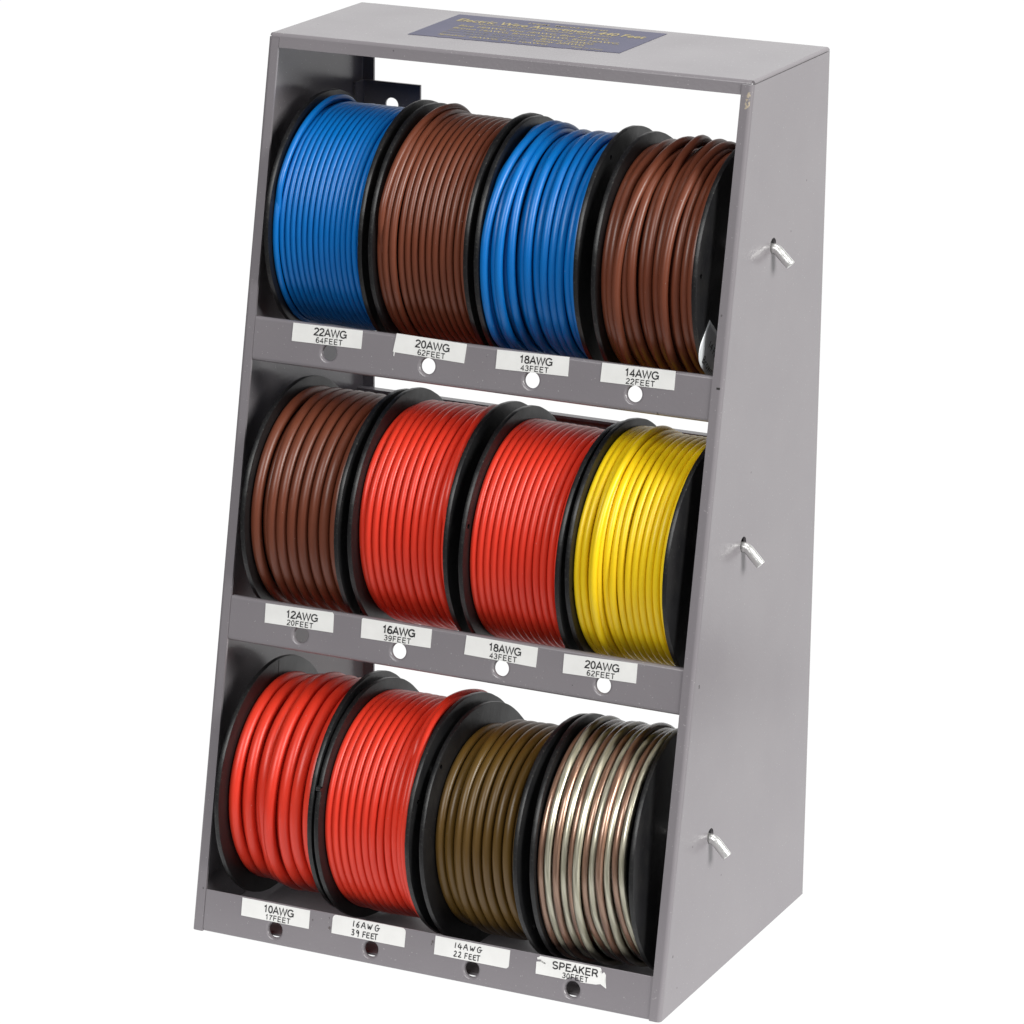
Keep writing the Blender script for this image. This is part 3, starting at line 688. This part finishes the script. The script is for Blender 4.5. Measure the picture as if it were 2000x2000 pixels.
# strands lying across the top layer: x from, x to (mm), angle from, angle to (180 = front, 90 = top)
OVER = {0: [(1.3, 4.4, 178, 52)], 1: [(1.8, 7.4, 186, 50)], 2: [(1.6, 8.6, 265, 42), (7.6, 11.5, 265, 40)],
        3: [(8.0, 15.5, 265, 46), (27.0, 31.0, 265, 44)], 5: [(34.0, 36.4, 60, 175)], 7: [(9.0, 12.6, 265, 44)], 9: [(31.5, 36.4, 142, 44)]}
for si, s in enumerate(SP):
    rnd = random.Random(100 + si)
    n = Vector((1, -s['b'], -s['a'])).normalized(); ex = n
    ez = Vector((0, 0, 1)); ez = (ez - ex * ez.dot(ex)).normalized(); ey = ez.cross(ex)
    Rm = Matrix((ex, ey, ez)).transposed()
    C = Vector((s['x'], s['yc'], s['zc'])) - ez * RF
    root = empty('wire_spool', C * MM); root.rotation_euler = Rm.to_euler()
    tag(root, s['label'], s['cat'], 'plastic spools of electrical wire in the rack')
    fl = link('flange', flange_mesh(s.get('lh', ()), si), M_BLACK, root)
    fr = link('flange', flange_mesh(((math.cos(si) * 43.5, math.sin(si) * 43.5, 1.0),), 50 + si), M_BLACK, root); fr.location = (s['w'] * MM, 0, 0)
    width = s['w'] - FT; d = s['d']
    # hub: tube with boss standing proud of each flange
    Rin = min(r for _, r in s['prof']) - 2.0 * d
    prof = [(-0.9, 8.5), (-0.9, 13.0), (0.6, 13.4), (FT - .1, 13.4), (FT - .1, Rin), (s['w'] + .1, Rin), (s['w'] + .1, 13.4), (s['w'] + FT + .5, 13.4), (s['w'] + FT + 1.0, 13.0), (s['w'] + FT + 1.0, 8.5), (-0.9, 8.5)]
    vs, fs = [], []; na = 64
    for px, pr_ in prof:
        for k in range(na):
            a = 2 * PI * k / na; vs.append((px * MM, pr_ * math.cos(a) * MM, (RF + pr_ * math.sin(a)) * MM))
    for i in range(len(prof) - 1):
        for k in range(na): fs.append((i * na + k, i * na + (k + 1) % na, (i + 1) * na + (k + 1) % na, (i + 1) * na + k))
    me = mesh_from(vs, fs); me.set_sharp_from_angle(angle=math.radians(30)); link('hub', me, M_BLACK, root)
    if s['m'] is not None:
        xr = even(s['n'], width, d, s['prof'])
        if 'alt' in s: xr = [(x, r + a) for (x, r), a in zip(xr, s['alt'])]
        if 'first_gap' in s:
            g = s['first_gap']; xr = [xr[0]] + [(xr[0][0] + g + (x - xr[0][0]) * (1 - g / (xr[-1][0] - xr[0][0])), r) for x, r in xr[1:]]
        under = []
        for k in range(len(xr) - 1):
            under.append(((xr[k][0] + xr[k + 1][0]) / 2, min(xr[k][1], xr[k + 1][1]) - d * .84))
        base_r = min(r for _, r in under)
        Pt = coil(rnd, d, xr, width, FT, s['bumps'], s['jx'], s['jr'])
        Pu = coil(rnd, d * .96, [(x, min(r, base_r + d * .9)) for x, r in under], width, FT, (), .03, .02)
        tubes = [wire_tube(Pt, d / 2, 12), wire_tube(Pu, d / 2, 8)]
        for xa_, xb_, t0_, t1_ in OVER.get(si, ()):
            q = np.linspace(0, 1, 70); th_ = np.radians(t0_ + (t1_ - t0_) * q)
            xx = xa_ + (xb_ - xa_) * (sstep(q * 1.1 - .05) if t0_ < 260 else sstep((q - .35) / .6)) + d * .12 * np.sin(5 * q + si)
            loc = np.array([max(r for (x, r) in xr if abs(x - v) < d * 1.2) for v in xx]); loc = np.convolve(np.pad(loc, 8, 'edge'), np.ones(17) / 17, 'valid')
            tuck = np.minimum(sstep(q / .22), sstep((1 - q) / .22))
            rr_ = loc + d * (-.75 + 1.48 * tuck)
            xx = np.clip(xx, d / 2 + .05, width - d / 2 - .05) + FT
            tubes.append(wire_tube(np.stack([xx, rr_ * np.cos(th_), RF + rr_ * np.sin(th_)], 1), d / 2, 12))
        me = join(tubes)
        link('wire_winding', me, s['m'], root)
    else:
        # flat twin cable: copper and silver side by side in one clear jacket, two layers
        xr = []; nn = 6
        for k in range(nn): xr.append((1.6 + 2.7 + (width - 8.4) * k / (nn - 1) - 1.0, 46.3 - 1.7 - (.9 if k % 2 else 0) * .6))
        path = coil(rnd, 5.95, xr, width, FT, [(4, PI * 1.1, .5, .7, -.8), (1, PI * .8, .5, .5, .4), (3, PI * 1.25, .5, .9, -.9), (5, PI * 1.2, .6, 1.2, -1.3), (2, PI * 1.3, .5, -.5, 0), (5, PI * .8, .5, .6, .5), (0, PI * 1.4, .4, .4, .2)], .09, .04)
        xu = [(min(max(x + 3.3, 3), width - 3), r - 2.7) for x, r in xr[:-1]]
        pathu = coil(rnd, 5.7, xu, width, FT, (), .08, .04)
        def offs(P, dx, dr, tw):
            rad = P - np.array([0, 0, RF]); rad[:, 0] = 0; rl = np.linalg.norm(rad, axis=1); rad = rad / rl[:, None]
            q = np.linspace(0, tw * len(P) / NTH, len(P)); ang = .4 * np.sin(q * 2.3 + 1.0) + .22 * np.sin(q * 5.3)
            return P + np.array([1, 0, 0])[None] * (dx * np.cos(ang))[:, None] + rad * (dx * np.sin(ang) + dr)[:, None]
        rc = 1.50
        for nm, dx, m_ in (('copper_conductor', -1.52, M_COPPER), ('silver_conductor', 1.52, M_TIN)):
            me = join([wire_tube(offs(P, dx, 0, 1), rc, 12, uv=True) for P in (path, pathu)])
            link(nm, me, m_, root)
        me = join([wire_tube(offs(P, dx, 0, 1), 1.64, 14) for P in (path, pathu) for dx in (-1.52, 1.52)])
        link('clear_jacket', me, M_JACKET, root)
    if s.get('groove'):
        a = s['groove'] + .28
        pts = [(FT + .02, r * math.cos(a), RF + r * math.sin(a)) for r in np.linspace(36, 47.0, 6)]
        vs, fs = tube_mesh([tuple(q * MM for q in p) for p in pts], .10 * MM, 6)
        link('mould_line', mesh_from(vs, fs), M_BLACK, root)
    if si == 3:     # curled silver film tag stuck to the outer side of the right flange
        me_v, me_f = [], []; nu, nv = 16, 10
        c0 = np.array([42.2, 244.6]); u_ = np.array([13.0, 11.2]); v_ = np.array([9.9, -8.8])
        for i in range(nu + 1):
            for j in range(nv + 1):
                q = c0 + v_ * (i / nu) * 1.9 + u_ * (j / nv)
                e = max(0, 1 - (q[0] - 43.0) / 5.0); lift = .25 + 1.0 * e ** 2
                me_v.append(((s['w'] + FT + .15 + lift) * MM, (q[0] - s['yc']) * MM, (q[1] - (s['zc'] - RF)) * MM))
        for i in range(nu):
            for j in range(nv): me_f.append((i * (nv + 1) + j, (i + 1) * (nv + 1) + j, (i + 1) * (nv + 1) + j + 1, i * (nv + 1) + j + 1))
        tg = link('silver_tag', mesh_from(me_v, me_f), M_FILM, root)
        sd = tg.modifiers.new('s', 'SOLIDIFY'); sd.thickness = .1 * MM
        def tgm(x, y, s=s):   # x along v_, y along u_ in mm
            q = c0 + v_ / np.linalg.norm(v_) * x + u_ / np.linalg.norm(u_) * y
            e = max(0, 1 - (q[0] - 43.0) / 5.0)
            return ((s['w'] + FT + .45 + 0.25 + 1.0 * e ** 2) * MM, (q[0] - s['yc']) * MM, (q[1] - (s['zc'] - RF)) * MM)
        put_text('Brown', M_INK, tg, tgm, 6.0, 17, 1.5, 4.6)
        put_text('14 FEET', M_INK, tg, tgm, 6.5, 20, 8.5, 11.6)

# ================================================================== SETTING: white sweep with added glow
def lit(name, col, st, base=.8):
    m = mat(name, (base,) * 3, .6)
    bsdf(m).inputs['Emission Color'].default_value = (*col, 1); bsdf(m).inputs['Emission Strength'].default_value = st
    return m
M_SWEEP = lit('glowing_white_sweep', (1, 1, 1), 1.0, .03)  # emission added so the ground stays pure white, with no contact shadow
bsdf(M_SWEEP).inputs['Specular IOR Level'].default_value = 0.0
vs, fs = [], []
prof = [(-.125, -.0004)] + [(y, -.0004) for y in (.4, 1.0, 2.4)] + [(2.4 + .8 * math.sin(a), .8 - .8 * math.cos(a) - .0004) for a in np.linspace(.1, PI / 2, 10)] + [(3.2, 2.0)]
for y, z in prof:
    t = y + max(0, z) * .6
    vs += [(-.22 - .85 * t, y, z), (.352 - .1 * t if t < .5 else .30 + 1.3 * min(1, (t - .5) / .5), y, z)]
for i in range(len(prof) - 1): fs.append((2 * i, 2 * i + 1, 2 * i + 3, 2 * i + 2))
sw = link('backdrop', mesh_from(vs, fs), M_SWEEP); sw['kind'] = 'structure'
M_TABLE = mat('table', (.15, .15, .15), .6)
tb = link('table_top', mesh_from([(-3.6, -1.0, -.006), (2.0, -1.0, -.006), (2.0, 4.4, -.006), (-3.6, 4.4, -.006)], [(0, 1, 2, 3)], False), M_TABLE)
tb['kind'] = 'structure'

SC.render.engine = 'CYCLES'
